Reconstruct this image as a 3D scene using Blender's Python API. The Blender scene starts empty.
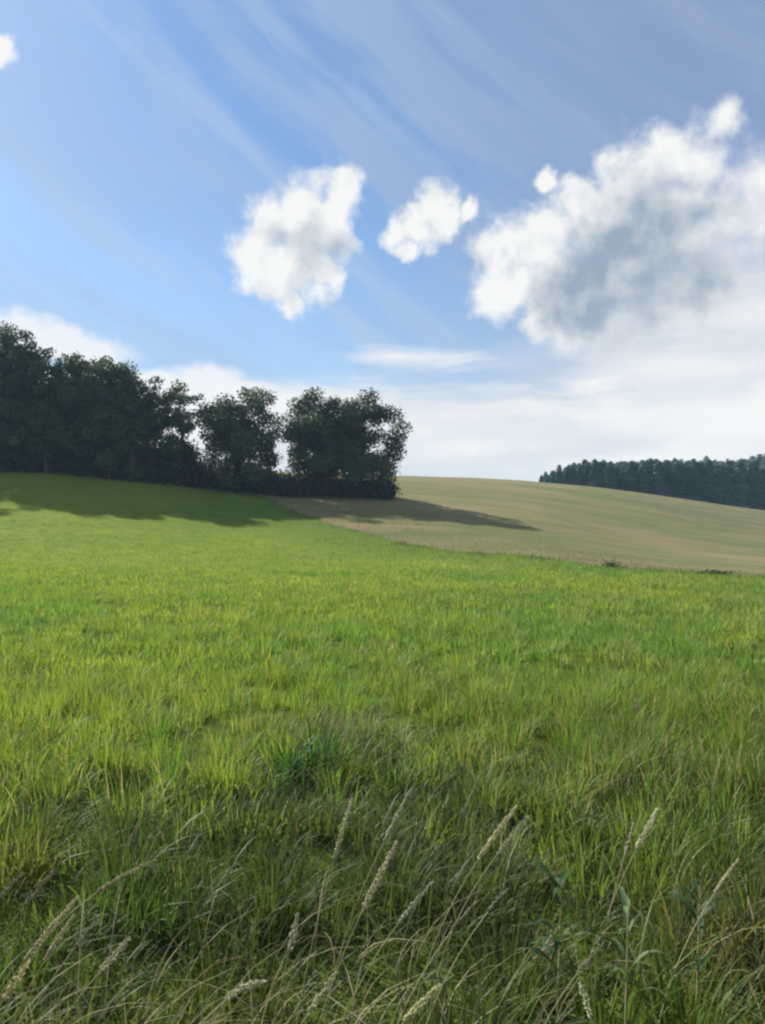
import bpy, math, random
import numpy as np
from mathutils import Vector

rng = np.random.default_rng(7)
random.seed(7)
sc = bpy.context.scene
COL = sc.collection
R = math.radians

EXPO = 1.0
# ------------------------------------------------------------------ camera
F = 745.0
HORIZON = 548.0
PITCH = math.atan((HORIZON - 512) / F)
EYE = 1.6
cam_d = bpy.data.cameras.new("camera")
cam = bpy.data.objects.new("camera", cam_d)
COL.objects.link(cam)
cam_d.sensor_fit = 'VERTICAL'
cam_d.sensor_height = 36
cam_d.lens = 36 * F / 1024
cam_d.clip_end = 5000
cam_d.clip_start = 0.05
cam.location = (0, 0, EYE)
cam.rotation_euler = (R(90) + PITCH, 0, 0)
sc.camera = cam


def T(row):
    """slope of the line of sight through a row of the picture"""
    return math.tan(PITCH + math.atan((512 - row) / F))


def at(px, row, d):
    v = (512 - row) / F
    cy = math.cos(PITCH) - v * math.sin(PITCH)
    return Vector(((px - 382.5) / F / cy * d, d, EYE + d * T(row)))


# ------------------------------------------------------------------ noise
_perm = rng.random((256, 256))


def vnoise(x, y):
    xi = np.floor(x).astype(int); yi = np.floor(y).astype(int)
    fx = x - xi; fy = y - yi
    fx = fx * fx * (3 - 2 * fx); fy = fy * fy * (3 - 2 * fy)
    a = _perm[xi % 256, yi % 256]; b = _perm[(xi + 1) % 256, yi % 256]
    c = _perm[xi % 256, (yi + 1) % 256]; d = _perm[(xi + 1) % 256, (yi + 1) % 256]
    return (a * (1 - fx) + b * fx) * (1 - fy) + (c * (1 - fx) + d * fx) * fy


def fbm(x, y, o=4):
    s = 0; a = 0.5; n = 0
    for i in range(o):
        s = s + a * vnoise(x * 2 ** i + 17.3 * i, y * 2 ** i + 5.1 * i); n += a; a *= .5
    return s / n


# ------------------------------------------------------------------ terrain
DEP = np.array([-1500, 0, 12, 25, 40, 60, 80, 110, 150, 200, 300, 500, 1500], float)
PXC = np.array([-400, 0, 130, 250, 400, 530, 640, 765, 1100], float)
ROWS = {
    -400: (576, 550, 519, 474, 460, 458, 455, 460),
    0:    (576, 549, 520, 471, 457, 452, 450, 455),
    130:  (577, 553, 526, 480, 465, 458, 456, 460),
    250:  (578, 557, 535, 494, 480, 470, 474, 480),
    400:  (578, 560, 537, 503, 484, 476, 482, 495),
    530:  (577, 557, 542, 516, 496, 482, 488, 500),
    640:  (577, 566, 556, 535, 512, 494, 501, 510),
    765:  (580, 575, 567, 551, 532, 512, 516, 525),
    1100: (582, 580, 575, 562, 548, 533, 533, 540),
}
ZT = np.zeros((len(PXC), len(DEP)))
for i, p in enumerate(PXC):
    r = ROWS[int(p)]
    for j, d in enumerate(DEP):
        if j >= 4 and j < 12:
            ZT[i, j] = EYE + d * T(r[j - 4])
        elif j == 12:
            ZT[i, j] = ZT[i, 11]
    ZT[i, 3] = min(0.06, ZT[i, 4] * .4)
UC = (PXC - 382.5) / F


def hermite(xk, Y, x):
    """Y: (..., n) values on knots xk, picked per query: Y is (q, n)"""
    n = len(xk)
    k = np.clip(np.searchsorted(xk, x) - 1, 0, n - 2)
    h = np.diff(xk)
    S = np.diff(Y, axis=1) / h
    M = np.zeros_like(Y)
    M[:, 1:-1] = (S[:, :-1] * h[1:] + S[:, 1:] * h[:-1]) / (h[1:] + h[:-1])
    same = (S[:, :-1] * S[:, 1:]) > 0
    lim = 3 * np.minimum(abs(S[:, :-1]), abs(S[:, 1:]))
    M[:, 1:-1] = np.where(same, np.sign(M[:, 1:-1]) * np.minimum(abs(M[:, 1:-1]), lim), 0)
    M[:, 0] = S[:, 0]; M[:, -1] = S[:, -1]
    q = np.arange(len(x))
    t = (x - xk[k]) / h[k]
    y0, y1, m0, m1 = Y[q, k], Y[q, k + 1], M[q, k] * h[k], M[q, k + 1] * h[k]
    return (2 * t**3 - 3 * t**2 + 1) * y0 + (t**3 - 2 * t**2 + t) * m0 + (-2 * t**3 + 3 * t**2) * y1 + (t**3 - t**2) * m1


# refine the table on fine depth knots once, then go across
DF = np.concatenate([np.linspace(-1500, 0, 4), np.linspace(2, 320, 160), np.linspace(330, 1500, 60)])
ZF = np.zeros((len(PXC), len(DF)))
for i in range(len(PXC)):
    ZF[i] = hermite(DEP, np.repeat(ZT[i:i + 1], len(DF), 0), DF)


def zground(x, y):
    x = np.asarray(x, float).ravel(); y = np.asarray(y, float).ravel()
    u = np.clip(x / np.maximum(y, 12), UC[0], UC[-1])
    Y = np.stack([np.interp(y, DF, ZF[i]) for i in range(len(PXC))], 1)
    z = hermite(UC, Y, u)
    r = np.hypot(x, y)
    z = z + (fbm(x * .16 + 40, y * .16 + 40, 3) - .5) * .16 * np.clip(r / 8, .3, 1)
    z = z + (fbm(x * .045 + 9, y * .045 + 3, 3) - .5) * .5 * np.clip((y - 45) / 40, 0, 1)
    return z


def zg(x, y):
    return float(zground([x], [y])[0])


# field edge: a line across the hillside
EA = np.array([-16., 103.]); EB = np.array([22., 45.])
ED = (EB - EA) / np.linalg.norm(EB - EA); EN = np.array([-ED[1], ED[0]])


def edge_t(x, y):
    """signed distance beyond the field edge (positive: hay field)"""
    return (x - EA[0]) * EN[0] + (y - EA[1]) * EN[1]


# ------------------------------------------------------------------ mesh helpers
def mesh_np(name, V, loops, starts, totals, mat, parent=None, col=None, smooth=False):
    me = bpy.data.meshes.new(name)
    V = np.ascontiguousarray(V, np.float32)
    loops = np.ascontiguousarray(loops, np.int32)
    me.vertices.add(len(V)); me.vertices.foreach_set("co", V.ravel())
    me.loops.add(len(loops)); me.loops.foreach_set("vertex_index", loops)
    me.polygons.add(len(starts))
    me.polygons.foreach_set("loop_start", np.ascontiguousarray(starts, np.int32))
    if smooth:
        me.polygons.foreach_set("use_smooth", np.ones(len(starts), bool))
    me.update(calc_edges=True)
    if col is not None:
        a = me.color_attributes.new("Col", 'FLOAT_COLOR', 'POINT')
        c = np.ones((len(V), 4), np.float32); c[:, :3] = col
        a.data.foreach_set("color", c.ravel())
    if mat is not None:
        me.materials.append(mat)
    o = bpy.data.objects.new(name, me)
    COL.objects.link(o)
    if parent is not None:
        o.parent = parent
    return o


def tris_obj(name, V, Tr, mat, parent=None, col=None, smooth=False):
    n = len(Tr)
    return mesh_np(name, V, np.asarray(Tr).ravel(), np.arange(n) * 3, np.full(n, 3), mat, parent, col, smooth)


def quads_obj(name, V, Q, mat, parent=None, col=None, smooth=False):
    n = len(Q)
    return mesh_np(name, V, np.asarray(Q).ravel(), np.arange(n) * 4, np.full(n, 4), mat, parent, col, smooth)


def thing(name, label, cat, loc, group=None):
    o = bpy.data.objects.new(name, None)
    o.empty_display_size = .3
    COL.objects.link(o)
    o.location = loc
    o["label"] = label; o["category"] = cat
    if group: o["group"] = group
    return o


def stuff(o, label, cat):
    o["kind"] = "stuff"; o["label"] = label; o["category"] = cat


class Tubes:
    def __init__(self): self.v = []; self.q = []; self.n = 0
    def add(self, pts, rad, sides=6):
        pts = [Vector(p) for p in pts]
        for i, p in enumerate(pts):
            d = (pts[min(i + 1, len(pts) - 1)] - pts[max(i - 1, 0)])
            if d.length < 1e-9: d = Vector((0, 0, 1))
            d.normalize()
            a = d.cross(Vector((0.31, .95, .05)))
            if a.length < 1e-3: a = d.cross(Vector((1, 0, 0)))
            a.normalize(); b = d.cross(a)
            for k in range(sides):
                t = 2 * math.pi * k / sides
                self.v.append(p + (a * math.cos(t) + b * math.sin(t)) * rad[i])
        for i in range(len(pts) - 1):
            for k in range(sides):
                k2 = (k + 1) % sides
                self.q.append((self.n + i * sides + k, self.n + i * sides + k2, self.n + (i + 1) * sides + k2, self.n + (i + 1) * sides + k))
        self.n += len(pts) * sides
    def build(self, name, mat, parent=None):
        return quads_obj(name, np.array([tuple(v) for v in self.v]), np.array(self.q), mat, parent, None, True)


# ------------------------------------------------------------------ materials
class NT:
    """short hand for node trees"""
    def __init__(self, nt): self.nt = nt; self.L = nt.links
    def node(self, t, **kw):
        n = self.nt.nodes.new(t)
        for k, v in kw.items():
            setattr(n, k, v)
        return n
    def put(self, sock, v):
        if isinstance(v, bpy.types.NodeSocket): self.L.new(v, sock)
        else: sock.default_value = v
    def m(self, op, a, b=None, c=None, clamp=False):
        n = self.node("ShaderNodeMath", operation=op, use_clamp=clamp)
        self.put(n.inputs[0], a)
        if b is not None: self.put(n.inputs[1], b)
        if c is not None: self.put(n.inputs[2], c)
        return n.outputs[0]
    def vm(self, op, a, b=None, scale=None):
        n = self.node("ShaderNodeVectorMath", operation=op)
        self.put(n.inputs[0], a)
        if b is not None: self.put(n.inputs[1], b)
        if scale is not None: self.put(n.inputs['Scale'], scale)
        return n.outputs['Value'] if op in ('DISTANCE', 'LENGTH', 'DOT_PRODUCT') else n.outputs[0]
    def noise(self, vec, scale, detail=4, rough=.55, out=0, dim='3D', **kw):
        n = self.node("ShaderNodeTexNoise", noise_dimensions=dim)
        if vec is not None: self.put(n.inputs['Vector'], vec)
        n.inputs['Scale'].default_value = scale
        n.inputs['Detail'].default_value = detail
        n.inputs['Roughness'].default_value = rough
        for k, v in kw.items(): n.inputs[k].default_value = v
        return n.outputs[out]
    def ss(self, v, lo, hi, a=0., b=1.):
        n = self.node("ShaderNodeMapRange", interpolation_type='SMOOTHSTEP')
        self.put(n.inputs['Value'], v)
        self.put(n.inputs['From Min'], lo); self.put(n.inputs['From Max'], hi)
        n.inputs['To Min'].default_value = a; n.inputs['To Max'].default_value = b
        return n.outputs[0]
    def mix(self, f, a, b, blend='MIX'):
        n = self.node("ShaderNodeMix", data_type='RGBA', blend_type=blend)
        self.put(n.inputs[0], f)
        def c(v): return v if isinstance(v, bpy.types.NodeSocket) else (v[0], v[1], v[2], 1)
        self.put(n.inputs[6], c(a)); self.put(n.inputs[7], c(b))
        return n.outputs[2]


def new_mat(name):
    m = bpy.data.materials.new(name)
    m.use_nodes = True
    t = NT(m.node_tree)
    b = m.node_tree.nodes["Principled BSDF"]
    return m, t, b


def leaf_mat(name, transl=.35, rough=.55, spec=.25, tint=(1.15, 1.2, .6)):
    m, t, b = new_mat(name)
    a = t.node("ShaderNodeAttribute", attribute_name="Col")
    t.put(b.inputs['Base Color'], a.outputs['Color'])
    b.inputs['Roughness'].default_value = rough
    b.inputs['Specular IOR Level'].default_value = spec
    tr = t.node("ShaderNodeBsdfTranslucent")
    t.put(tr.inputs['Color'], t.mix(1., a.outputs['Color'], tint, 'MULTIPLY'))
    mx = t.node("ShaderNodeMixShader")
    mx.inputs[0].default_value = transl
    t.L.new(b.outputs[0], mx.inputs[1]); t.L.new(tr.outputs[0], mx.inputs[2])
    out = m.node_tree.nodes["Material Output"]
    t.L.new(mx.outputs[0], out.inputs['Surface'])
    return m


M_blade = leaf_mat("grass_blade", .45)
M_dry = leaf_mat("dry_grass", .3, .7, .15, (1.1, 1.0, .8))
M_leaf = leaf_mat("tree_leaf", .22, .6, .2)
M_needle = leaf_mat("needle", .08, .7, .15)

M_bark, t, b = new_mat("bark")
tc = t.node("ShaderNodeTexCoord")
n_ = t.noise(tc.outputs['Object'], 3., 6)
t.put(b.inputs['Base Color'], t.mix(n_, (.018, .016, .014), (.05, .045, .038)))
b.inputs['Roughness'].default_value = .9
bp = t.node("ShaderNodeBump"); bp.inputs['Strength'].default_value = .6
t.put(bp.inputs['Height'], n_); t.put(b.inputs['Normal'], bp.outputs[0])

# green ground: soil with thick low green growth
M_ground, t, b = new_mat("green_field_soil")
tc = t.node("ShaderNodeTexCoord"); P = tc.outputs['Object']
mp = t.node("ShaderNodeMapping"); t.put(mp.inputs[0], P); mp.inputs['Rotation'].default_value = (0, 0, R(57)); mp.inputs['Scale'].default_value = (.12, 1, 1)
big = t.noise(P, .05, 4); mid = t.noise(P, .5, 5); fine = t.noise(P, 6., 6, .7); drill = t.noise(mp.outputs[0], .45, 4)
c = t.mix(t.ss(big, .35, .65), (.105, .170, .018), (.150, .210, .022))
c = t.mix(t.ss(drill, .42, .62, 0, .55), c, (.165, .205, .022))
c = t.mix(t.ss(mid, .45, .7, 0, .5), c, (.085, .142, .014))
c = t.mix(t.ss(fine, .5, .75, 0, .45), c, (.052, .086, .011))
geo = t.node("ShaderNodeNewGeometry")
sep = t.node("ShaderNodeSeparateXYZ"); t.put(sep.inputs[0], geo.outputs['Position'])
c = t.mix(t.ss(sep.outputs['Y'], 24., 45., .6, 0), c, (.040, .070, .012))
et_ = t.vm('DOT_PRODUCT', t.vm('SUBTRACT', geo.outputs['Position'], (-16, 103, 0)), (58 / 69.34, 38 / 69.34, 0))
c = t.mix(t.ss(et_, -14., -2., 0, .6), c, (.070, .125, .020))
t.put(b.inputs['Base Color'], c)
b.inputs['Roughness'].default_value = 1.; b.inputs['Specular IOR Level'].default_value = .05
bp = t.node("ShaderNodeBump"); bp.inputs['Strength'].default_value = .9; bp.inputs['Distance'].default_value = .25
t.put(bp.inputs['Height'], t.m('ADD', fine, mid)); t.put(b.inputs['Normal'], bp.outputs[0])

# mown hay / stubble field
M_hay, t, b = new_mat("stubble")
tc = t.node("ShaderNodeTexCoord"); P = tc.outputs['Object']
mp = t.node("ShaderNodeMapping"); t.put(mp.inputs[0], P); mp.inputs['Rotation'].default_value = (0, 0, R(57)); mp.inputs['Scale'].default_value = (.07, 1, 1)
mp2 = t.node("ShaderNodeMapping"); t.put(mp2.inputs[0], P); mp2.inputs['Rotation'].default_value = (0, 0, R(20)); mp2.inputs['Scale'].default_value = (.3, 1, 1)
streak = t.noise(mp.outputs[0], .35, 5, .6); patch = t.noise(mp2.outputs[0], .06, 4, .55); fine = t.noise(P, 3., 6, .7)
c = t.mix(t.ss(patch, .38, .64), (.105, .126, .046), (.190, .165, .080))
c = t.mix(t.ss(streak, .45, .65, 0, .55), c, (.215, .168, .098))
mp3 = t.node("ShaderNodeMapping", vector_type='TEXTURE'); t.put(mp3.inputs[0], P); mp3.inputs['Rotation'].default_value = (0, 0, R(-14)); mp3.inputs['Scale'].default_value = (30, 1, 1)
rows = t.noise(mp3.outputs[0], .55, 3, .6)
c = t.mix(t.ss(rows, .44, .6, 0, .45), c, (.115, .110, .050))
weedy = t.noise(P, .12, 5, .65)
c = t.mix(t.ss(weedy, .55, .72, 0, .6), c, (.085, .120, .036))
c = t.mix(t.ss(t.noise(P, .07, 4, .6), .56, .7, 0, .5), c, (.225, .150, .095))
c = t.mix(t.ss(fine, .5, .75, 0, .4), c, (.085, .095, .038))
t.put(b.inputs['Base Color'], c)
b.inputs['Roughness'].default_value = 1.; b.inputs['Specular IOR Level'].default_value = .05
bp = t.node("ShaderNodeBump"); bp.inputs['Strength'].default_value = .8; bp.inputs['Distance'].default_value = .2
t.put(bp.inputs['Height'], fine); t.put(b.inputs['Normal'], bp.outputs[0])


# ------------------------------------------------------------------ ground sheets
def axis(lo, hi, step, far):
    a = list(np.arange(lo, hi + .01, step))
    s = step; x = hi
    while x < far:
        s *= 1.18; x = min(far, x + s); a.append(x)
    s = step; x = lo; b_ = []
    while x > -far:
        s *= 1.18; x = max(-far, x - s); b_.append(x)
    return np.array(b_[::-1] + a)


S = axis(-60, 160, 1.0, 640)
Tm = axis(-110, 150, 1.0, 640)
i0 = int(np.argmin(abs(Tm))); Tm[i0] = 0.


def sheet(name, tv, mat):
    ss_, tt = np.meshgrid(S, tv, indexing='ij')
    off = (fbm(ss_ * .05 + 3, ss_ * 0 + 2, 3) - .5) * 5 + (fbm(ss_ * .6 + 3, ss_ * 0 + 8, 2) - .5) * .7
    t2 = tt + off * np.exp(-(tt / 14) ** 2)
    x = EA[0] + ED[0] * ss_ + EN[0] * t2
    y = EA[1] + ED[1] * ss_ + EN[1] * t2
    z = zground(x, y).reshape(x.shape)
    V = np.stack([x, y, z], -1).reshape(-1, 3)
    n, m = x.shape
    i, j = np.meshgrid(np.arange(n - 1), np.arange(m - 1), indexing='ij')
    a = (i * m + j).ravel()
    Q = np.stack([a, a + m, a + m + 1, a + 1], 1)
    o = quads_obj(name, V, Q, mat, None, None, True)
    o["kind"] = "structure"
    return o


def edge_off(x, y):
    s_ = (np.asarray(x) - EA[0]) * ED[0] + (np.asarray(y) - EA[1]) * ED[1]
    return (fbm(s_ * .05 + 3, s_ * 0 + 2, 3) - .5) * 5 + (fbm(s_ * .6 + 3, s_ * 0 + 8, 2) - .5) * .7


ground = sheet("ground", Tm[:i0 + 1], M_ground)
ground["label"] = "green sown field rising to the wood"
hay = sheet("hay_field", Tm[i0:], M_hay)
hay["label"] = "pale tan mown field over the hill crest"


# ------------------------------------------------------------------ grass blades
def blades(x, y, z, h, w, lean, ldir, col, K=3, droop=.5):
    """one curved tapering blade per root"""
    n = len(x)
    face = ldir + np.pi / 2 + rng.normal(0, .7, n)
    ts = np.linspace(0, 1, K + 1)
    V = np.zeros((n, 2 * K + 1, 3), np.float32)
    cd, sd = np.cos(ldir), np.sin(ldir)
    cw, sw = np.cos(face), np.sin(face)
    for k, tt in enumerate(ts):
        out = lean * h * tt ** 1.8
        up = h * (tt - droop * lean * tt ** 2.6 * .6)
        px = x + cd * out; py = y + sd * out; pz = z + up
        if k < K:
            ww = w * (1 - tt ** 2) * .5
            V[:, 2 * k] = np.stack([px - cw * ww, py - sw * ww, pz], 1)
            V[:, 2 * k + 1] = np.stack([px + cw * ww, py + sw * ww, pz], 1)
        else:
            V[:, 2 * K] = np.stack([px, py, pz], 1)
    tr = []
    for k in range(K - 1):
        tr += [(2 * k, 2 * k + 1, 2 * k + 3), (2 * k, 2 * k + 3, 2 * k + 2)]
    tr.append((2 * K - 2, 2 * K - 1, 2 * K))
    tr = np.array(tr)
    Tr = (np.arange(n)[:, None, None] * (2 * K + 1) + tr[None]).reshape(-1, 3)
    C = np.repeat(col[:, None, :], 2 * K + 1, 1)
    return V.reshape(-1, 3), Tr, C.reshape(-1, 3)


class Pile:
    def __init__(self): self.V = []; self.T = []; self.C = []; self.n = 0
    def add(self, V, Tr, C):
        self.V.append(V); self.T.append(Tr + self.n); self.C.append(C); self.n += len(V)
    def build(self, name, mat, parent=None):
        return tris_obj(name, np.concatenate(self.V), np.concatenate(self.T), mat, parent, np.concatenate(self.C))


def scatter(y0, y1, dens, margin=.16, pad=1.2):
    """random roots in the wedge of ground in view and a bit round it"""
    half = 382.5 / F + margin
    area_w = half * y1 + pad
    n = int(dens * 2 * area_w * (y1 - y0))
    x = rng.uniform(-area_w, area_w, n); y = rng.uniform(y0, y1, n)
    k = abs(x) < half * y + pad
    return x[k], y[k]


def lerp(a, b, f):
    return np.asarray(a)[None] * (1 - f[:, None]) + np.asarray(b)[None] * f[:, None]


VERGE = 5.1


def verge_line(x):
    return VERGE + (fbm(x * .35 + 11, x * 0 + 1, 3) - .5) * 4.2


WIND = R(10)

def tufts(y0, y1, td, bpt, rad, margin=.16, pad=1.2):
    """roots gathered in tufts: position, outward direction, share of the radius, and per tuft random numbers"""
    cx, cy_ = scatter(y0, y1, td, margin, pad)
    m = np.maximum(3, (bpt * rng.uniform(.4, 1.6, len(cx))).astype(int))
    ix = np.repeat(np.arange(len(cx)), m)
    rr = rng.random(len(ix)) ** .6; aa = rng.uniform(0, 2 * np.pi, len(ix))
    R_ = (rad * rng.uniform(.6, 1.5, len(cx)))[ix]
    return cx[ix] + np.cos(aa) * rr * R_, cy_[ix] + np.sin(aa) * rr * R_, aa, rr, rng.random(len(cx))[ix], rng.random(len(cx))[ix], cx[ix], cy_[ix]


# the sown field: young bright blades in tufts, thinning in number and growing in width with distance
crop = Pile()
for (y0, y1, td, bpt, rad, wm, K) in ((3.0, 9, 24, 40, .14, 1.0, 3), (9, 16, 17, 26, .17, 1.6, 3), (16, 28, 9, 20, .24, 2.5, 2), (28, 50, 4.6, 15, .38, 4., 2), (50, 80, 2., 11, .55, 5.5, 2), (80, 113, .9, 10, .7, 7., 2)):
    x, y, aa, rr, q1, q2, cx, cyy = tufts(y0, y1, td, bpt, rad)
    k = (y > verge_line(x) - 2.2 * q1 ** 2) & (edge_t(x, y) < edge_off(x, y) - .2)
    thin = fbm(cx * .8 + 70, cyy * .5 + 30, 3)
    k &= q2 < np.clip((thin - .22) * 7, .65, 1)
    x, y, aa, rr, q1, q2, cx, cyy = [v[k] for v in (x, y, aa, rr, q1, q2, cx, cyy)]
    n = len(x)
    big = fbm(cx * .22 + 5, cyy * .16 + 50, 4)
    f = np.clip((big - .5) * 2.2 + .5 + (q1 - .5) * .9 + rng.normal(0, .12, n), 0, 1)
    col = lerp((.122, .220, .044), (.245, .298, .054), f)
    q3 = (q1 * 7.31 + q2 * 3.77) % 1
    dk = (q3 < .22) * .6
    col = col * (1 - dk[:, None]) + np.array([.066, .138, .036]) * dk[:, None]
    et = np.exp(-((edge_t(x, y) - edge_off(x, y)) / 7.5) ** 2)
    col = col * (1 - .6 * et[:, None]) + np.array([.075, .140, .034]) * .6 * et[:, None]
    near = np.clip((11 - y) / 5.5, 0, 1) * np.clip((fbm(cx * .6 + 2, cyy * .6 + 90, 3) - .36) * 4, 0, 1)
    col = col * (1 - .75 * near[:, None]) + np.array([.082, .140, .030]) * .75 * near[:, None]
    fleck = np.clip((fbm(cx * .9 + 33, cyy * .6 + 12, 3) - .52) * 6, 0, 1)
    dry = rng.random(n) < (.03 + .12 * near + .16 * fleck)
    col[dry] = np.array([.30, .26, .13]) * rng.uniform(.7, 1.1, (dry.sum(), 1))
    col *= rng.uniform(.75, 1.3, (n, 1))
    h = rng.uniform(.15, .30, n) * (.6 + .75 * q2 ** 1.3 + .2 * (big - .5)) * (1 + .2 * near) * np.where(y > 50, .8, 1.) * np.where(y > 80, .7, 1.)
    w = rng.uniform(.0055, .010, n) * wm
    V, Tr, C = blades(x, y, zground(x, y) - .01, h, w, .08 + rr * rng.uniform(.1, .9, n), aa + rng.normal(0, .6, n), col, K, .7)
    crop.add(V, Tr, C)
# a rougher, darker margin of weeds along the edge of the mown field
n = 9000
s_ = rng.uniform(-8, 95, n); q1 = fbm(s_ * .5, s_ * 0 + 4, 3)
s_ = s_[rng.random(n) < np.clip((q1 - .35) * 4, .15, 1)]; n = len(s_)
x = EA[0] + ED[0] * s_; y = EA[1] + ED[1] * s_
t_ = edge_off(x, y) - np.abs(rng.normal(0, 1.1, n)) + .2
x = x + EN[0] * t_; y = y + EN[1] * t_
col = lerp((.055, .105, .022), (.120, .150, .040), rng.random(n)) * rng.uniform(.7, 1.2, (n, 1))
V, Tr, C = blades(x, y, zground(x, y) - .01, rng.uniform(.12, .42, n) * np.clip(fbm(x * 1.5, y * 1.5, 2) * 1.6, .4, 1.3), rng.uniform(.02, .045, n), rng.uniform(.1, .8, n), rng.uniform(0, 6.28, n), col, 2)
crop.add(V, Tr, C)
crop_o = crop.build("crop_grass", M_blade)
stuff(crop_o, "bright green young crop covering the near field", "crop")

# the rough verge in front
verge = Pile(); dead = Pile()
x, y, aa, rr, q1, q2, cx, cyy = tufts(.8, 8.5, 18, 66, .15, .2, .8)
dist_line = verge_line(cx) - cyy
k = (q1 * 3.13 % 1) < np.clip(dist_line / 2.6 + .62, 0, 1) * np.clip(.6 + .5 * dist_line, .3, 1)
x, y, aa, rr, q1, q2, cx, cyy = [v[k] for v in (x, y, aa, rr, q1, q2, cx, cyy)]
n = len(x)
kind = fbm(cx * .9 + 31, cyy * .9 + 12, 3)
tone = np.clip((kind - .5) * 2.6 + .45 + (q1 - .5) * .9 + rng.normal(0, .12, n), 0, 1)
col = lerp((.040, .098, .018), (.140, .185, .040), tone)
blue = np.clip((fbm(cx * 1.1 + 77, cyy * 1.1 + 41, 2) - .50) * 5, 0, 1)
blue = np.maximum(blue, np.exp(-((cx - .30) / .35) ** 2 - ((cyy - 2.2) / .5) ** 2))
col = col * (1 - .7 * blue[:, None]) + np.array([.050, .110, .040]) * .7 * blue[:, None]
ol = np.clip((fbm(cx * .7 + 7, cyy * .7 + 141, 3) - .5) * 4, 0, 1)
col = col * (1 - .5 * ol[:, None]) + np.array([.120, .105, .050]) * .5 * ol[:, None]
lush = np.exp(-((cx - .95) / .5) ** 2 - ((cyy - 2.15) / .5) ** 2)
col = col * (1 - .8 * lush[:, None]) + np.array([.065, .150, .020]) * .8 * lush[:, None]
red = np.exp(-((cx - 1.25) / .22) ** 2 - ((cyy - 2.65) / .3) ** 2)
col = col * (1 - .8 * red[:, None]) + np.array([.19, .115, .07]) * .8 * red[:, None]
col *= rng.uniform(.60, 1.3, (n, 1)) * np.clip(1.06 - .1 * (verge_line(x) - y), .72, 1)[:, None]
tall = np.clip(2.2 * fbm(cx * 1.3 + 3, cyy * 1.3 + 8, 3) - .35, .35, 1.25) * (.5 + .8 * q2)
h = rng.uniform(.20, .60, n) * tall
h *= np.clip(.42 + .24 * (verge_line(cx) - cyy), .40, .92)
w = (.004 + .011 * rng.random(n) ** 2) * np.where(y > 4, 1.3, 1)
ldx = np.cos(aa) * rr + .22; ldy = np.sin(aa) * rr + .05
ang = np.arctan2(ldy, ldx) + rng.normal(0, .5, n)
V, Tr, C = blades(x, y, zground(x, y) - .01, h, w, .1 + np.hypot(ldx, ldy) * rng.uniform(.15, .95, n), ang, col, 5, .85)
verge.add(V, Tr, C)
# a low thick mat between the tussocks
x, y = scatter(.9, 8.5, 900, .2, .8)
k = y < verge_line(x) + .8; x, y = x[k], y[k]; n = len(x)
col = lerp((.028, .060, .014), (.075, .095, .030), rng.random(n)) * rng.uniform(.6, 1.2, (n, 1))
V, Tr, C = blades(x, y, zground(x, y) - .01, rng.uniform(.06, .22, n), rng.uniform(.004, .008, n), rng.uniform(.3, 1.3, n), rng.uniform(0, 6.28, n), col, 3, .6)
verge.add(V, Tr, C)
verge_o = verge.build("verge_grass", M_blade)
stuff(verge_o, "dark rough tussocky grass along the near edge of the field", "grass")

# dead straw among it
x, y = scatter(.9, 6.5, 250, .2, .8)
dn = fbm(x * .8 + 55, y * .8 + 66, 3)
left = np.exp(-((x + .75) / .55) ** 2 - ((y - 2.0) / .5) ** 2)
right = np.exp(-((x - 1.25) / .3) ** 2 - ((y - 2.6) / .4) ** 2)
k = (y < verge_line(x) + .5) & (rng.random(len(x)) < np.clip((dn - .52) * 3, .02, .6) * np.where(x > .1, .5, 1.) + left + .7 * right)
x, y = x[k], y[k]; n = len(x)
col = lerp((.21, .17, .095), (.36, .32, .20), rng.random(n)) * rng.uniform(.6, 1.15, (n, 1))
V, Tr, C = blades(x, y, zground(x, y), rng.uniform(.2, .55, n), rng.uniform(.003, .006, n), rng.uniform(.3, 1.35, n), WIND + rng.normal(0, 1.1, n), col, 5, .9)
dead.add(V, Tr, C)
dead_o = dead.build("dead_grass", M_dry)
stuff(dead_o, "dry straw coloured grass tangled in the green verge", "dry grass")

# hay field: short stubble tufts near its edge so the rim is not a clean line
st = Pile()
n = 26000
s_ = rng.uniform(-20, 110, n); t_ = np.abs(rng.normal(0, 9, n)) - .5
x = EA[0] + ED[0] * s_ + EN[0] * (t_); y = EA[1] + ED[1] * s_ + EN[1] * t_
t_ = t_ + edge_off(x, y)
x = EA[0] + ED[0] * s_ + EN[0] * t_; y = EA[1] + ED[1] * s_ + EN[1] * t_
col = lerp((.12, .13, .05), (.30, .25, .13), rng.random(n)) * rng.uniform(.7, 1.1, (n, 1))
V, Tr, C = blades(x, y, zground(x, y) - .01, rng.uniform(.06, .2, n), rng.uniform(.02, .05, n), rng.uniform(.2, 1, n), rng.uniform(0, 6.28, n), col, 2)
st.add(V, Tr, C)
st_o = st.build("stubble_grass", M_dry)
stuff(st_o, "short pale stubble along the edge of the mown field", "stubble")


# ------------------------------------------------------------------ trees
def cards(cen, size, col, squash=.8):
    """small randomly turned leaf sprays as bent four sided faces"""
    n = len(cen)
    a = rng.normal(0, 1, (n, 3)); a[:, 2] *= .6; a /= np.linalg.norm(a, axis=1)[:, None]
    b_ = rng.normal(0, 1, (n, 3)); b_ -= a * (a * b_).sum(1)[:, None]; b_ /= np.linalg.norm(b_, axis=1)[:, None]
    s = size[:, None]
    V = np.stack([cen - a * s * .5, cen + b_ * s * .5 * squash * .7, cen + a * s * .5, cen - b_ * s * .5 * squash], 1)
    Q = np.arange(n * 4).reshape(-1, 4)
    return V.reshape(-1, 3), Q, np.repeat(col, 4, 0)


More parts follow.
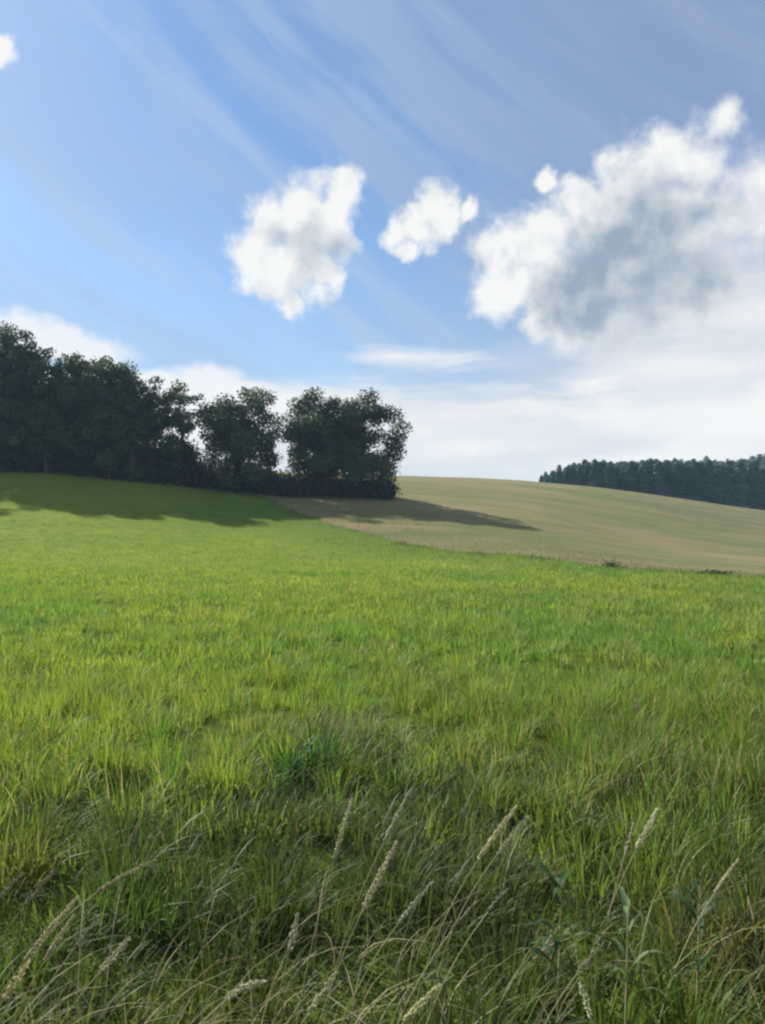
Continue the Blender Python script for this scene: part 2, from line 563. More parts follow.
def tree(label, px, top, wpx, d, low=.12, nclump=55, group=None, green=(.034, .058, .032), per=120, cr=.16, leaf=.42, seed=0, name="broadleaf_tree", power=2.6):
    rs = np.random.default_rng(100 + seed)
    X = (px - 382.5) / F * d
    g = zg(X, d)
    H = EYE + d * T(top) - g
    W = wpx / F * d
    root = thing(name, label, "tree", (X, d, g), group)
    # crown clumps inside an uneven egg
    zc = H * (low + 1) / 2; hz = H * (1 - low) / 2
    cl = []
    lobes = rs.uniform(.82, 1.02, 9)
    while len(cl) < nclump:
        p = rs.normal(0, 1, 3); p /= (abs(p[0])**power+abs(p[1])**power+abs(p[2])**power)**(1/power)
        r = rs.random() ** .42
        ang = math.atan2(p[1], p[0])
        lf = lobes[int((ang + math.pi) / 2.1) % 3 + 3 * int((p[2] + 1) * 1.49)]
        q = p * r * lf
        wz = 1.0 if q[2] < .1 else 1.0
        c_ = np.array([q[0] * W * .5 * .98, q[1] * W * .5 * .98, zc + q[2] * hz * .98])
        cl.append(c_)
    cl = np.array(cl)
    top_i = np.argmax(cl[:, 2]); cl[top_i] = (rs.normal(0, W * .08), rs.normal(0, W * .08), H - .9)
    rad = rs.uniform(.6, 1.25, len(cl)) * cr * W
    rad = np.clip(rad, .8, 1.9)
    # trunk and limbs
    tb = Tubes()
    bend = rs.normal(0, .03 * H, (4, 2))
    tp = [Vector((0, 0, -.3)), Vector((bend[0][0] * .2, bend[0][1] * .2, H * .15)), Vector((bend[1][0] * .5, bend[1][1] * .5, H * .4)), Vector((bend[2][0], bend[2][1], H * .65)), Vector((bend[2][0], bend[2][1], H * .9))]
    r0 = .022 * H
    tb.add(tp, [r0 * 1.25, r0, r0 * .75, r0 * .45, r0 * .12], 8)
    for c_ in cl[::2]:
        hz0 = max(H * .12, min(H * .85, c_[2] - .25 * math.hypot(c_[0], c_[1]) - .6))
        f = hz0 / H
        st_ = tp[1].lerp(tp[3], min(1, max(0, (f - .15) / .5)))
        st_ = Vector((st_.x, st_.y, hz0))
        e = Vector(c_)
        mid_ = st_.lerp(e, .55) + Vector((0, 0, -.06 * (e - st_).length))
        rr = r0 * .32 * (1.1 - f)
        tb.add([st_, mid_, e], [rr, rr * .6, rr * .2], 5)
    tb.build("trunk", M_bark, root)
    # leaves
    cen = []; colr = []
    for c_, r in zip(cl, rad):
        m = int(per * (r / 1.1) ** 2) + 20
        p = rs.normal(0, 1, (m, 3)); p /= np.linalg.norm(p, axis=1)[:, None]
        p *= (rs.random((m, 1)) ** .45) * r * np.array([1.1, 1.1, .85]) * rs.uniform(.8, 1.06, (m, 1))
        cen.append(c_ + p)
        tone = rs.uniform(.5, 1.7)
        hue = rs.normal(0, .12)
        base = np.array(green) * tone * np.array([1 + hue, 1, 1 - hue * .5])
        colr.append(base[None] * rs.uniform(.7, 1.35, (m, 1)))
    cen = np.concatenate(cen); colr = np.concatenate(colr)
    sz = rs.uniform(.55, 1.2, len(cen)) * leaf
    V, Q, C = cards(cen, sz, colr)
    V[:, 2] = np.maximum(V[:, 2], .1)
    quads_obj("crown", V, Q, M_leaf, root, C)
    return root


G1 = "tall trees of the wood at the left"
TREES = [
    # label, px, top, width px, depth, low
    ("dark tree at the left end of the wood, cut by the picture edge", -14, 322, 62, 112, .04, G1),
    ("tallest tree of the wood, with a pointed top beside the left edge", 16, 330, 50, 110, .04, G1),
    ("slim dark tree with a notched top, second from the tallest one", 46, 345, 42, 109, .04, G1),
    ("dark round topped tree in the middle of the left wood", 76, 352, 48, 110, .04, G1),
    ("broad dark tree with a flat top toward the right of the left wood", 108, 354, 56, 109, .04, G1),
    ("dark tree sloping down at the right shoulder of the dense wood", 131, 370, 34, 108, .04, G1),
    ("slender tree with a loose crown right after the dense wood", 152, 376, 36, 110, .12, G1),
    ("thin leaning tree with sky gaps, last before the open gap", 178, 381, 44, 110, .12, G1),
    ("small flat topped tree standing alone between wood and big round trees", 238, 386, 78, 111, .03, "trees on the field edge"),
    ("big round dark tree just right of the flat topped one", 322, 389, 88, 113, .03, "trees on the field edge"),
    ("widest round tree with light showing through, at the right end of the row", 360, 392, 98, 114, .03, "trees on the field edge"),
]
for i, (lab, px, top, w, d, low, g) in enumerate(TREES):
    sparse = i in (6, 7)
    tree(lab, px, top, w, d, low, 52 if sparse else (88 if i == 10 else 105 if i == 9 else 95), g, seed=i, per=95 if sparse else 120, cr=.15 if i >= 8 else .19, power=2.2 if i >= 9 else (3.6 if i == 8 else 2.6))
# the rest of the wood: trees behind and beside the front row
for i, (px, top, w, d) in enumerate(((2, 345, 56, 119), (34, 352, 52, 121), (64, 358, 50, 120), (94, 362, 52, 121), (122, 372, 44, 119), (146, 392, 40, 118))):
    tree("dark tree of the second row inside the left wood", px, top, w, d, .08, 40, "second row of trees inside the left wood", seed=40 + i, per=90, cr=.2, leaf=.5)
for i, (px, top, w, d) in enumerate(((-60, 330, 60, 112), (-105, 322, 64, 110), (-150, 330, 64, 108), (-200, 328, 68, 106))):
    tree("tree of the same wood standing beyond the left picture edge", px, top, w, d, .2, 24, "wood going on beyond the left edge", seed=60 + i, per=90, cr=.2, leaf=.5)


# low growth under the trees
cen = []; colr = []
for (p0, p1, d0, d1, h0, cnt) in ((-230, 200, 108, 122, 6.5, 760), (178, 300, 110, 118, 3.6, 240), (262, 392, 112, 119, 3.2, 300)):
    for k in range(cnt):
        px = random.uniform(p0, p1); d = random.uniform(d0, d1)
        X = (px - 382.5) / F * d; g = zg(X, d)
        hh = random.uniform(.35, 1.) * h0
        m = int(26 * hh)
        r_ = random.uniform(.8, 1.3)
        p = rng.normal(0, .5, (m, 3)) * np.array([r_, r_, hh * .45]) + np.array([X, d, g + hh * .5])
        p[:, 2] = np.maximum(p[:, 2], g + .1)
        cen.append(p)
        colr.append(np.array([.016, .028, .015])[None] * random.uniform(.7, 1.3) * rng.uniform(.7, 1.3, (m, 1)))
cen = np.concatenate(cen); colr = np.concatenate(colr)
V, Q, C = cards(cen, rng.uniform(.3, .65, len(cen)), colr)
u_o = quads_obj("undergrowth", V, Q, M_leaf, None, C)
stuff(u_o, "dark undergrowth at the foot of the wood and trees", "undergrowth")

# the far conifer wood
ft = []
fc = []


def spruce(rs, H):
    V = []; Cc = []
    n_lv = int(H * 1.5)
    for l in range(n_lv):
        f = l / n_lv
        z = H * (.06 + .94 * f)
        r = H * .24 * (1 - f) ** .42 * rs.uniform(.8, 1.15) + .12
        nb = 9 if f < .7 else 6
        a0 = rs.uniform(0, 6.28)
        for k in range(nb):
            a = a0 + 6.28 * k / nb + rs.normal(0, .15)
            rr = r * rs.uniform(.7, 1.15)
            dx, dy = math.cos(a), math.sin(a)
            wv = rr * .6
            V += [(dx * .05 - dy * .02, dy * .05, z + .35), (dx * rr * .6 - dy * wv, dy * rr * .6 + dx * wv, z - rr * .12), (dx * rr, dy * rr, z - rr * .32), (dx * rr * .6 + dy * wv, dy * rr * .6 - dx * wv, z - rr * .12)]
            cvar = rs.uniform(.7, 1.3)
            Cc += [cvar] * 4
    return np.array(V), np.array(Cc)


prs = np.random.default_rng(5)
protos = [spruce(prs, 20) for _ in range(6)]
FV = []; FC = []
cnt = 0
for row, (d0, n) in enumerate(((230, 95), (237, 95), (244, 95), (252, 95), (262, 95), (275, 95))):
    for k in range(n):
        px = 538 + (1150 - 538) * (k + prs.uniform(-.7, .7)) / n
        f_in = np.clip((px - 530) / 130, 0, 1)
        d = d0 + prs.normal(0, 1.5) + (1 - f_in) * 16
        X = (px - 382.5) / F * d
        g = zg(X, d)
        rowtop = np.interp(px, (530, 540, 560, 582, 640, 700, 740, 765, 900, 1150), (482, 476, 466, 460, 458, 457, 458, 455, 451, 450))
        H = EYE + d * T(rowtop + (prs.normal(3.0, 1.3) if prs.random() < .94 else prs.uniform(-3, 0))) - g
        if H < 3: continue
        v, cc = protos[cnt % 6]; cnt += 1
        a = prs.uniform(0, 6.28); s = H / 20; sw = s * prs.uniform(.85, 1.15) if H > 14 else s * 1.3
        vx = (v[:, 0] * math.cos(a) - v[:, 1] * math.sin(a)) * sw; vy = (v[:, 0] * math.sin(a) + v[:, 1] * math.cos(a)) * sw
        FV.append(np.stack([vx + X, vy + d, v[:, 2] * s + g], 1))
        base = np.array([.060, .108, .112]) * prs.uniform(.75, 1.35) * np.array([prs.uniform(.85, 1.3), 1, prs.uniform(.9, 1.1)])  # needle colour lightened and blued, distance haze painted into it
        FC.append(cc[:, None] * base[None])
FV = np.concatenate(FV); FC = np.concatenate(FC)
fw = quads_obj("conifer_wood", FV, np.arange(len(FV)).reshape(-1, 4), M_needle, None, FC)
stuff(fw, "distant blue green conifer wood behind the hill crest at the right", "wood")


# two small dark bushes on the field edge
def bush(label, px, row, d, w, h, seed):
    rs = np.random.default_rng(seed)
    X = (px - 382.5) / F * d; g = zg(X, d)
    root = thing("low_bush", label, "bush", (X, d, g), "dark bushes on the field edge")
    m = int(260 * w)
    p = rs.normal(0, .36, (m, 3)) * np.array([w, .5, h]) + np.array([0, 0, h * .5])
    p[:, 2] = np.abs(p[:, 2]) + .03
    V, Q, C = cards(p, rs.uniform(.08, .17, m), np.array([.028, .048, .014])[None] * rs.uniform(.6, 1.4, (m, 1)))
    quads_obj("foliage", V, Q, M_leaf, root, C)
    tb = Tubes()
    for k in range(7):
        a = rs.uniform(0, 6.28); e = Vector((math.cos(a) * w * .4, math.sin(a) * .3, h * rs.uniform(.5, .9)))
        tb.add([Vector((0, 0, -.05)), e * .5 + Vector((0, 0, .05)), e], [.025, .016, .006], 5)
    tb.build("stem", M_bark, root)


bush("small dark bush on the field edge, in front of the tan slope", 611, 561, 52, .9, .42, 1)
bush("low wide dark bush on the field edge near the right picture edge", 716, 575, 45, 1.5, .28, 2)


# ------------------------------------------------------------------ single grasses with seed heads
M_stem, t, b = new_mat("grass_stem")
tc = t.node("ShaderNodeTexCoord")
n_ = t.noise(tc.outputs['Object'], 9., 3)
t.put(b.inputs['Base Color'], t.mix(n_, (.16, .17, .06), (.30, .27, .13)))
b.inputs['Roughness'].default_value = .6


def bez(a, b_, c_, t_):
    return a * (1 - t_) ** 2 + b_ * 2 * t_ * (1 - t_) + c_ * t_ ** 2


def stalk(label, tip, hb, d, pale=1., fat=1., seed=0, group=None, droop=0.):
    rs = np.random.default_rng(300 + seed)
    Pt = at(tip[0], tip[1], d + rs.uniform(-.03, .03)); Ph = at(hb[0], hb[1], d)
    hd = (Pt - Ph); hl = hd.length; hdn = hd.normalized()
    hgt = Ph.z - zg(Ph.x, Ph.y)
    bx = Ph.x - hdn.x * hgt * .55 - .03; by = Ph.y - hdn.y * hgt * .5
    base = Vector((bx, by, zg(bx, by) - .01))
    root = thing("grass_stalk", label, "grass stalk", base, group)
    ctrl = Ph - hdn * hgt * .55
    pts = [bez(base, ctrl, Ph, k / 9) - base for k in range(10)]
    ax = [Ph - base + hd * (k / 5) + Vector((0, 0, -droop * hl * (k / 5) ** 2)) for k in range(1, 6)]
    tb = Tubes(); tb.add(pts + ax, [.0021 - .0009 * k / 9 for k in range(10)] + [.001, .0009, .0008, .0006, .0003], 5)
    tb.build("stem", M_stem, root)
    # the head: many small pointed spikelets set close round the axis
    V = []; Tr = []; C = []
    loose = rs.uniform(.65, 1.7)
    ns = int(330 * min(1.1, 1.25 - .3 * loose) * fat * hl / .18)
    c0 = np.array([.50, .49, .31]) * pale * np.array([rs.uniform(.88, 1.05), 1, rs.uniform(.8, 1.15)])
    off = Ph - base
    side = hdn.cross(Vector((0, 1, 0))).normalized(); up = hdn.cross(side)
    nv = 0
    for k in range(ns):
        f = (k + rs.random()) / ns
        prof = math.sin(math.pi * min(1, f * .9 + .08)) ** .7
        r = .0040 * loose * fat * prof * rs.uniform(.25, 1.2)
        a = rs.uniform(0, 6.28)
        rad = side * math.cos(a) + up * math.sin(a)
        c_ = off + hd * f + Vector((0, 0, -droop * hl * f ** 2)) + rad * r
        ln = rs.uniform(.006, .011) * (1.15 - .4 * f)
        dr = (hdn * 1.0 + rad * rs.uniform(.25, .8)).normalized()
        s2 = dr.cross(Vector(rs.normal(0, 1, 3))).normalized()
        s3 = dr.cross(s2)
        wd = ln * .17
        q = [c_, c_ + dr * ln * .4 + s2 * wd, c_ + dr * ln * .4 - s2 * wd * .5 + s3 * wd, c_ + dr * ln * .4 - s2 * wd * .5 - s3 * wd, c_ + dr * ln]
        V += [tuple(v) for v in q]
        for (i, j, l) in ((0, 2, 1), (0, 3, 2), (0, 1, 3), (4, 1, 2), (4, 2, 3), (4, 3, 1)):
            Tr.append((nv + i, nv + j, nv + l))
        cc = c0 * rs.uniform(.7, 1.25) * np.array([1, 1 + rs.normal(0, .04), 1])
        C += [cc] * 5; nv += 5
    tris_obj("seed_head", np.array(V), np.array(Tr), M_dry, root, np.array(C))
    # one or two long leaves off the stem
    for k in range(2):
        f = rs.uniform(.2, .65); p = bez(base, ctrl, Ph, f) - base
        a = rs.uniform(-.9, .9) + (0 if rs.random() < .7 else math.pi)
        Vb, Tb, Cb = blades(np.array([p.x]), np.array([p.y]), np.array([p.z]), np.array([rs.uniform(.14, .26)]), np.array([.006]), np.array([rs.uniform(.5, 1.1)]), np.array([a]), np.array([[.10, .13, .04]]), 5, .9)
        tris_obj("leaf", Vb, Tb, M_blade, root, Cb)
    return root


GS = "seeding grass stalks in the verge"
STALKS = [
    ("upright pale seed head, left of the tallest one", (352, 799), (334, 860), 2.35, 1., 1.1, 0),
    ("tallest pale seed head, middle of the picture", (411, 789), (384, 842), 2.4, 1., 1.1, 0),
    ("seed head bending right just below the tallest one", (397, 838), (362, 912), 2.1, 1., 1.1, .05),
    ("thick bright seed head leaning far right, right of the middle", (517, 802), (478, 860), 2.35, 1.15, 1.35, .06),
    ("thinner seed head tucked behind the thick bright leaning one", (529, 813), (496, 856), 2.5, .8, .9, .05),
    ("bright whitish seed head above the broad leaved weed", (658, 808), (636, 850), 2.55, 1.2, 1.35, 0),
    ("slim seed head leaning right under the middle pair", (432, 880), (398, 924), 2.0, .85, .9, .04),
    ("short upright seed head low left of the middle", (298, 914), (289, 952), 1.95, .9, 1., 0),
    ("long arching seed head at the lower left edge", (78, 893), (24, 962), 1.9, 1., 1.1, .05),
    ("shorter seed head beside the long arching one at lower left", (74, 912), (44, 962), 1.85, 1., 1., .06),
    ("small seed head leaning over pale straw at lower left", (130, 937), (98, 974), 1.85, .95, 1., .04),
    ("hooked straw coloured seed head at the bottom, left of the middle", (264, 968), (226, 1000), 1.75, 1.15, 1.1, .25),
    ("pale seed head at the bottom edge, just right of the middle", (440, 983), (404, 1022), 1.7, 1.05, 1.2, .05),
    ("faint thin seed head arching over the left grass", (156, 852), (96, 893), 2.2, .7, .8, .12),
    ("low seed head at the bottom edge beside the bright green tuft", (336, 972), (308, 1014), 1.75, .85, 1.1, .03),
    ("short left leaning pale stalk at the bottom, right half", (580, 984), (592, 1020), 1.75, 1.1, .8, 0),
    ("tan seed head standing at the reddish dry patch on the right", (738, 858), (714, 894), 2.3, .9, 1., .03),
    ("greenish seed head left of the whitish one above the weed", (634, 824), (624, 858), 2.6, .75, .9, 0),
    ("bent pale seed head in the bottom left corner", (30, 958), (2, 1002), 1.75, 1.05, 1.2, .1),
]
for i, (lab, tip, hb, d, pale, fat, dr) in enumerate(STALKS):
    stalk(lab, tip, hb, d, pale, fat, i, GS, dr)
rs = np.random.default_rng(11)
for i in range(6):
    px = rs.uniform(0, 765); row = rs.uniform(850, 985)
    d = np.interp(row, (840, 990), (2.3, 1.75))
    ln = rs.uniform(28, 50)
    stalk("faint greenish seed head half sunk in the verge grass", (px, row), (px - ln * .62, row + ln * .8), d, .5, .75, 50 + i, "faint seed heads half sunk in the grass", .08)


# ------------------------------------------------------------------ broad leaved weeds
def weed(label, px, row, d, nleaf, size, colr, seed, up=.5):
    rs = np.random.default_rng(500 + seed)
    p = at(px, row, d); g = zg(p.x, p.y)
    root = thing("broad_leaved_weed", label, "weed", (p.x, p.y, g), "broad leaved weeds in the verge")
    hs = p.z - g
    tb = Tubes(); tb.add([Vector((0, 0, -.02)), Vector((.01, 0, hs * .5)), Vector((.02, 0, hs))], [.005, .004, .002], 6)
    tb.build("stem", M_stem, root)
    for k in range(nleaf):
        a = 6.28 * k / nleaf + rs.normal(0, .3); L = size * rs.uniform(.7, 1.2)
        z0 = hs * rs.uniform(.3, 1.0)
        ts = np.linspace(0, 1, 8)
        V = []; Q = []
        wl = L * rs.uniform(.09, .15); upk = up * rs.uniform(.5, 1.3)
        tw = rs.normal(0, .25)
        for j, tt in enumerate(ts):
            out = L * (tt * .95); z = z0 + L * (upk * tt - (.35 + upk * .45) * tt ** 2)
            ww = wl * (math.sin(math.pi * min(1, tt ** .75 * .97 + .03)) + .05) * .5
            wav = math.sin(tt * 14 + k) * .05 * L * .3
            c_ = np.array([.012 + math.cos(a) * out, math.sin(a) * out, z])
            sd = np.array([-math.sin(a), math.cos(a), tw])
            V += [c_ - sd * ww + (0, 0, ww * .35 + wav), c_, c_ + sd * ww + (0, 0, ww * .35 - wav)]
        for j in range(7):
            for q in range(2):
                i_ = j * 3 + q
                Q.append((i_, i_ + 1, i_ + 4, i_ + 3))
        C = np.repeat((np.array(colr) * rs.uniform(.75, 1.2))[None], len(V), 0)
        quads_obj("leaf", np.array(V), np.array(Q), M_blade, root, C, True)


weed("pale grey green broad leaved weed below the whitish seed head", 622, 905, 2.35, 11, .12, (.13, .20, .09), 1, 1.5)
weed("dark leafy weed in the hollow right of the leaning seed heads", 556, 880, 2.6, 20, .15, (.042, .085, .030), 2, 1.1)
weed("small dark leafy weed near the right picture edge", 694, 885, 2.6, 14, .14, (.040, .080, .026), 3, 1.1)


# ------------------------------------------------------------------ air
hz = bpy.data.meshes.new("haze")
x0, x1, y0, y1, z0, z1 = -900, 900, -900, 900, -14, 62
hz.from_pydata([(x0, y0, z0), (x1, y0, z0), (x1, y1, z0), (x0, y1, z0), (x0, y0, z1), (x1, y0, z1), (x1, y1, z1), (x0, y1, z1)], [],
               [(0, 3, 2, 1), (4, 5, 6, 7), (0, 1, 5, 4), (1, 2, 6, 5), (2, 3, 7, 6), (3, 0, 4, 7)])
ho = bpy.data.objects.new("haze", hz); COL.objects.link(ho)
ho["kind"] = "stuff"; ho["label"] = "thin pale blue summer haze over the fields"; ho["category"] = "haze"
mh = bpy.data.materials.new("haze"); mh.use_nodes = True
mh.node_tree.nodes.clear()
vo = mh.node_tree.nodes.new("ShaderNodeVolumePrincipled"); om = mh.node_tree.nodes.new("ShaderNodeOutputMaterial")
vo.inputs['Color'].default_value = (.48, .74, 1, 1); vo.inputs['Density'].default_value = .00025; vo.inputs['Anisotropy'].default_value = 0
mh.node_tree.links.new(vo.outputs[0], om.inputs['Volume'])
hz.materials.append(mh)

# ------------------------------------------------------------------ light and sky
SUN_AZ = R(-48)      # from +Y towards -X
SUN_EL = R(38)
sd = Vector((math.sin(SUN_AZ) * math.cos(SUN_EL), math.cos(SUN_AZ) * math.cos(SUN_EL), math.sin(SUN_EL)))
sl = bpy.data.lights.new("sun", 'SUN'); sl.energy = 5.0; sl.angle = R(.8); sl.color = (1, .95, .86)
so = bpy.data.objects.new("sun", sl); COL.objects.link(so)
so.rotation_euler = (-sd).to_track_quat('-Z', 'Y').to_euler(); so.location = (0, 0, 60)

w = bpy.data.worlds.new("World"); sc.world = w; w.use_nodes = True
w.cycles.sampling_method = 'MANUAL'; w.cycles.sample_map_resolution = 256
t = NT(w.node_tree)
bg = w.node_tree.nodes["Background"]
STR = .1
bg.inputs['Strength'].default_value = STR
sky = t.node("ShaderNodeTexSky", sky_type='NISHITA', sun_disc=False, sun_elevation=SUN_EL, sun_rotation=SUN_AZ, altitude=400, air_density=1.0, dust_density=.6, ozone_density=2.5)

tc = t.node("ShaderNodeTexCoord")
sep = t.node("ShaderNodeSeparateXYZ"); t.put(sep.inputs[0], tc.outputs['Generated'])
az = t.m('ARCTAN2', sep.outputs['X'], sep.outputs['Y'])
el = t.m('ARCSINE', sep.outputs['Z'])
K = 7.45
cmb = t.node("ShaderNodeCombineXYZ")
t.put(cmb.inputs[0], t.m('MULTIPLY', az, K)); t.put(cmb.inputs[1], t.m('MULTIPLY', el, K))
P = cmb.outputs[0]


def skyp(px, row):
    p = at(px, row, 1.0) - Vector((0, 0, EYE))
    return (math.atan2(p.x, p.y) * K, math.atan2(p.z, math.hypot(p.x, p.y)) * K, 0)


# cumulus: (px, row, radius in hundredths of sky units)
BLOBS = [
    # left cloud
    (335, 202, 32), (345, 186, 20), (302, 220, 36), (268, 228, 30), (262, 258, 36), (296, 262, 42), (275, 285, 26), (330, 235, 30), (326, 276, 21), (288, 302, 14),
    # middle small cloud
    (434, 205, 23), (417, 230, 23), (440, 222, 21), (398, 238, 15), (466, 212, 13), (408, 256, 13),
    # wisp
    (550, 177, 11),
    # big right cloud
    (500, 250, 32), (505, 285, 36), (540, 240, 36), (560, 290, 46), (575, 205, 24), (600, 225, 46), (625, 190, 40), (620, 280, 56), (660, 170, 34), (670, 240, 62), (698, 168, 32), (722, 118, 20), (735, 205, 46), (768, 182, 34), (772, 215, 46), (690, 282, 42), (575, 335, 24), (545, 318, 24), 
    # scrap at the upper left
    (1, 50, 13),
]
grp = bpy.data.node_groups.new("cloud_density", 'ShaderNodeTree')
grp.interface.new_socket("P", in_out='INPUT', socket_type='NodeSocketVector')
grp.interface.new_socket("D", in_out='OUTPUT', socket_type='NodeSocketFloat')
grp.interface.new_socket("S", in_out='OUTPUT', socket_type='NodeSocketFloat')
grp.interface.new_socket("N", in_out='OUTPUT', socket_type='NodeSocketFloat')
g = NT(grp)
gi = g.node("NodeGroupInput"); go = g.node("NodeGroupOutput")
p0 = gi.outputs[0]
w1 = g.vm('SCALE', g.vm('SUBTRACT', g.noise(p0, 2.2, 3, .5, 1), (.5, .5, .5)), scale=.42)
w2 = g.vm('SCALE', g.vm('SUBTRACT', g.noise(p0, 7., 4, .6, 1), (.5, .5, .5)), scale=.14)
pw = g.vm('ADD', g.vm('ADD', p0, w1), w2)
cur = None
for (bx, by, br) in BLOBS:
    ds = g.vm('DISTANCE', g.vm('MULTIPLY', pw, (1, 1, 0)), skyp(bx, by))
    f = g.m('MULTIPLY_ADD', ds, -100. / br * .86, 1.0)
    cur = f if cur is None else g.m('SMOOTH_MAX', cur, f, .22)
nz = g.noise(p0, 3.2, 7, .58)
dd = g.m('ADD', cur, g.m('MULTIPLY', g.m('SUBTRACT', nz, .5), 1.35))
g.L.new(dd, go.inputs[0])
g.L.new(g.m('ADD', cur, g.m('MULTIPLY', g.m('SUBTRACT', g.noise(p0, 1.6, 3, .45), .5), .45)), go.inputs[1])
g.L.new(g.noise(p0, 3.2, 4, .5), go.inputs[2])


def dens(p, k=0):
    n = t.node("ShaderNodeGroup"); n.node_tree = grp
    t.put(n.inputs[0], p)
    return n.outputs[k]


D0 = dens(P)
S2 = dens(t.vm('ADD', P, (-.36, .38, 0)), 1)
edge_soft = t.noise(P, 1.6, 2)
px_ = t.node("ShaderNodeSeparateXYZ")
t.put(px_.inputs[0], P)
U, E = px_.outputs[0], px_.outputs[1]
melt = t.ss(t.m('SUBTRACT', t.m('MULTIPLY', U, .5), E), -1.5, -.4)
melt = t.m('MAXIMUM', melt, t.ss(U, 2.7, 3.7, 0, .55))
alpha = t.ss(D0, -.02, t.m('ADD', t.m('MULTIPLY_ADD', melt, .80, .42), t.m('MULTIPLY', edge_soft, .40)))
CORES = [(606, 288, 46), (640, 268, 56), (672, 258, 44), (655, 225, 34), (588, 298, 34), (700, 285, 30)]
pwt = t.vm('ADD', P, t.vm('SCALE', t.vm('SUBTRACT', t.noise(P, 1.9, 4, .55, 1), (.5, .5, .5)), scale=.75))
core = None
for (bx, by, br) in CORES:
    f = t.m('MULTIPLY_ADD', t.vm('DISTANCE', t.vm('MULTIPLY', pwt, (1, 1, 0)), skyp(bx, by)), -100. / br * .7, 1.0)
    core = f if core is None else t.m('SMOOTH_MAX', core, f, .4)
band = t.m('MULTIPLY_ADD', t.vm('DISTANCE', t.vm('MULTIPLY', pwt, (1, 2.6, 0)), tuple(a * b_ for a, b_ in zip(skyp(306, 243), (1, 2.6, 0)))), -1.5, 1.0)
alpha = t.m('MAXIMUM', alpha, t.m('MULTIPLY', t.ss(core, -.2, .6), .90))
shade = t.m('ADD', t.m('MULTIPLY', t.m('MULTIPLY', t.ss(core, -.28, .75), t.ss(t.noise(P, 2.6, 6, .6), .22, .78, .62, 1.12)), t.ss(t.m('SUBTRACT', U, t.m('MULTIPLY', E, .6)), -.2, 2.0, 1.0, .62)), t.m('MULTIPLY', t.ss(band, 0, .8), .50))
shade = t.m('ADD', shade, t.m('MULTIPLY', t.ss(S2, .30, 1.15), .34))
relief = t.m('MULTIPLY', t.m('SUBTRACT', dens(t.vm('ADD', P, (.02, -.02, 0)), 2), dens(t.vm('ADD', P, (-.10, .12, 0)), 2)), .8)
shade = t.m('SUBTRACT', shade, relief, clamp=True)

# base sky with the hue of the photograph's blue
skyc = t.mix(1., sky.outputs[0], (.53, .66, .74), 'MULTIPLY')
WHITE = 1.0 / STR / 2 ** EXPO
def wh(r, g_, b_, k=1.): return (r * WHITE * k, g_ * WHITE * k, b_ * WHITE * k)
# high thin veil, thicker to the upper right and low right
mpc = t.node("ShaderNodeMapping"); t.put(mpc.inputs[0], P); mpc.vector_type = 'TEXTURE'; mpc.inputs['Rotation'].default_value = (0, 0, R(-29)); mpc.inputs['Scale'].default_value = (4.5, .8, 1)
cir = t.noise(t.vm('ADD', mpc.outputs[0], t.vm('SCALE', t.noise(P, .6, 3, .5, 1), scale=.45)), 1.2, 5, .5)
mpd = t.node("ShaderNodeMapping"); t.put(mpd.inputs[0], P); mpd.inputs['Rotation'].default_value = (0, 0, R(6)); mpd.inputs['Scale'].default_value = (.35, 2.2, 1)
lowst = t.noise(t.vm('ADD', mpd.outputs[0], t.vm('SCALE', t.noise(P, .9, 3, .5, 1), scale=.5)), 1.1, 5, .52)
vl = t.m('ADD', t.m('MULTIPLY', t.m('SUBTRACT', U, skyp(130, 0)[0]), .49), t.m('MULTIPLY', t.m('SUBTRACT', E, skyp(130, 0)[1]), .87))
veil = t.m('MULTIPLY', t.m('MULTIPLY', t.ss(cir, .38, .62), .78), t.ss(t.m('ADD', vl, t.m('MULTIPLY', cir, .8)), -.9, .8, .62, 1.))
skyc = t.mix(t.ss(E, 3.6, .9, 0., .55), skyc, wh(.66, .82, .97, .86))
mpe = t.node("ShaderNodeMapping", vector_type='TEXTURE'); t.put(mpe.inputs[0], P); mpe.inputs['Rotation'].default_value = (0, 0, R(-34)); mpe.inputs['Scale'].default_value = (3.5, .35, 1)
cir2 = t.noise(t.vm('ADD', mpe.outputs[0], t.vm('SCALE', t.noise(P, .9, 3, .5, 1), scale=.5)), 1.0, 4, .5)
skyc = t.mix(t.ss(cir2, .48, .72, 0, .45), skyc, wh(.62, .75, .95, .84))
ur = t.m('MULTIPLY', t.ss(t.m('ADD', U, t.m('MULTIPLY', E, .35)), -.2, 3.6), .68)
veil_c = t.mix(t.ss(U, -2., 3.), wh(.46, .63, .90, .84), wh(.40, .52, .80, .74))
skyc = t.mix(t.m('MAXIMUM', veil, ur), skyc, veil_c)
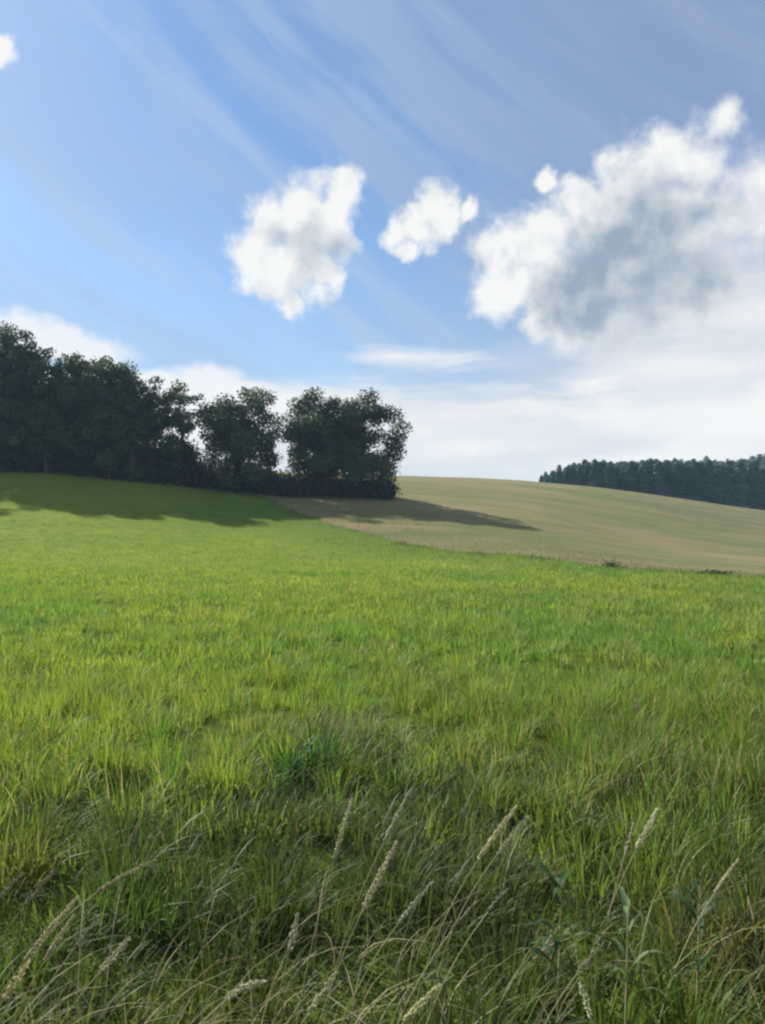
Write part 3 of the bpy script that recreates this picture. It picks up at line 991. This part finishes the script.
# bright milky cloud low at the right, and a low bank behind the trees
a1 = t.ss(t.m('SUBTRACT', t.m('ADD', t.m('MULTIPLY', U, .42), t.m('MULTIPLY_ADD', lowst, .8, .25)), t.m('MULTIPLY', E, .95)), -.95, .35)
bank = t.m('MULTIPLY', t.ss(t.m('ADD', t.m('MULTIPLY', t.m('SUBTRACT', lowst, .5), 1.0), t.m('MULTIPLY', E, -.75)), -1.42, -1.08), 1.)
milk = t.m('MAXIMUM', t.m('MULTIPLY', a1, .95), bank)
milk_c = t.mix(t.ss(lowst, .35, .65), wh(.86, .91, .97, .84), wh(.99, .985, .975, .95))
skyc = t.mix(milk, skyc, milk_c)
# thin bright streaks low on the left
st_ = None
pws = t.vm('ADD', P, t.vm('SCALE', t.vm('SUBTRACT', t.noise(P, 2.0, 4, .55, 1), (.5, .5, .5)), scale=.5))
for (bx, by, br, fl) in ((15, 332, 50, 2.6), (62, 344, 62, 3.6), (196, 388, 48, 2.), (168, 378, 42, 3.), (270, 402, 60, 3.)):
    cxy = skyp(bx, by)
    f = t.m('MULTIPLY_ADD', t.vm('DISTANCE', t.vm('MULTIPLY', pws, (1, fl, 0)), (cxy[0], cxy[1] * fl, 0)), -100. / br * .8, 1.0)
    st_ = f if st_ is None else t.m('MAXIMUM', st_, f)
skyc = t.mix(t.m('MULTIPLY', t.ss(st_, -.05, .55), .9), skyc, wh(.97, .98, 1., .95))
# cumulus
cw = t.mix(shade, wh(1., .995, .98, .96), wh(.47, .59, .74, .68))
skyc = t.mix(t.m('MULTIPLY', alpha, .97), skyc, cw)
t.put(bg.inputs['Color'], skyc)

# ------------------------------------------------------------------ film
sc.view_settings.view_transform = 'Standard'
sc.view_settings.look = 'None'
sc.view_settings.exposure = EXPO
sc.view_settings.gamma = 1
sc.view_settings.use_curve_mapping = False
sc.render.engine = 'CYCLES'
cy = sc.cycles
cy.use_denoising = True
cy.max_bounces = 6
cy.diffuse_bounces = 3
cy.transmission_bounces = 4
cy.volume_bounces = 1
cy.use_adaptive_sampling = True
try:
    cy.pixel_filter_type = 'BLACKMAN_HARRIS'
    cy.filter_width = 2.4
except Exception:
    pass
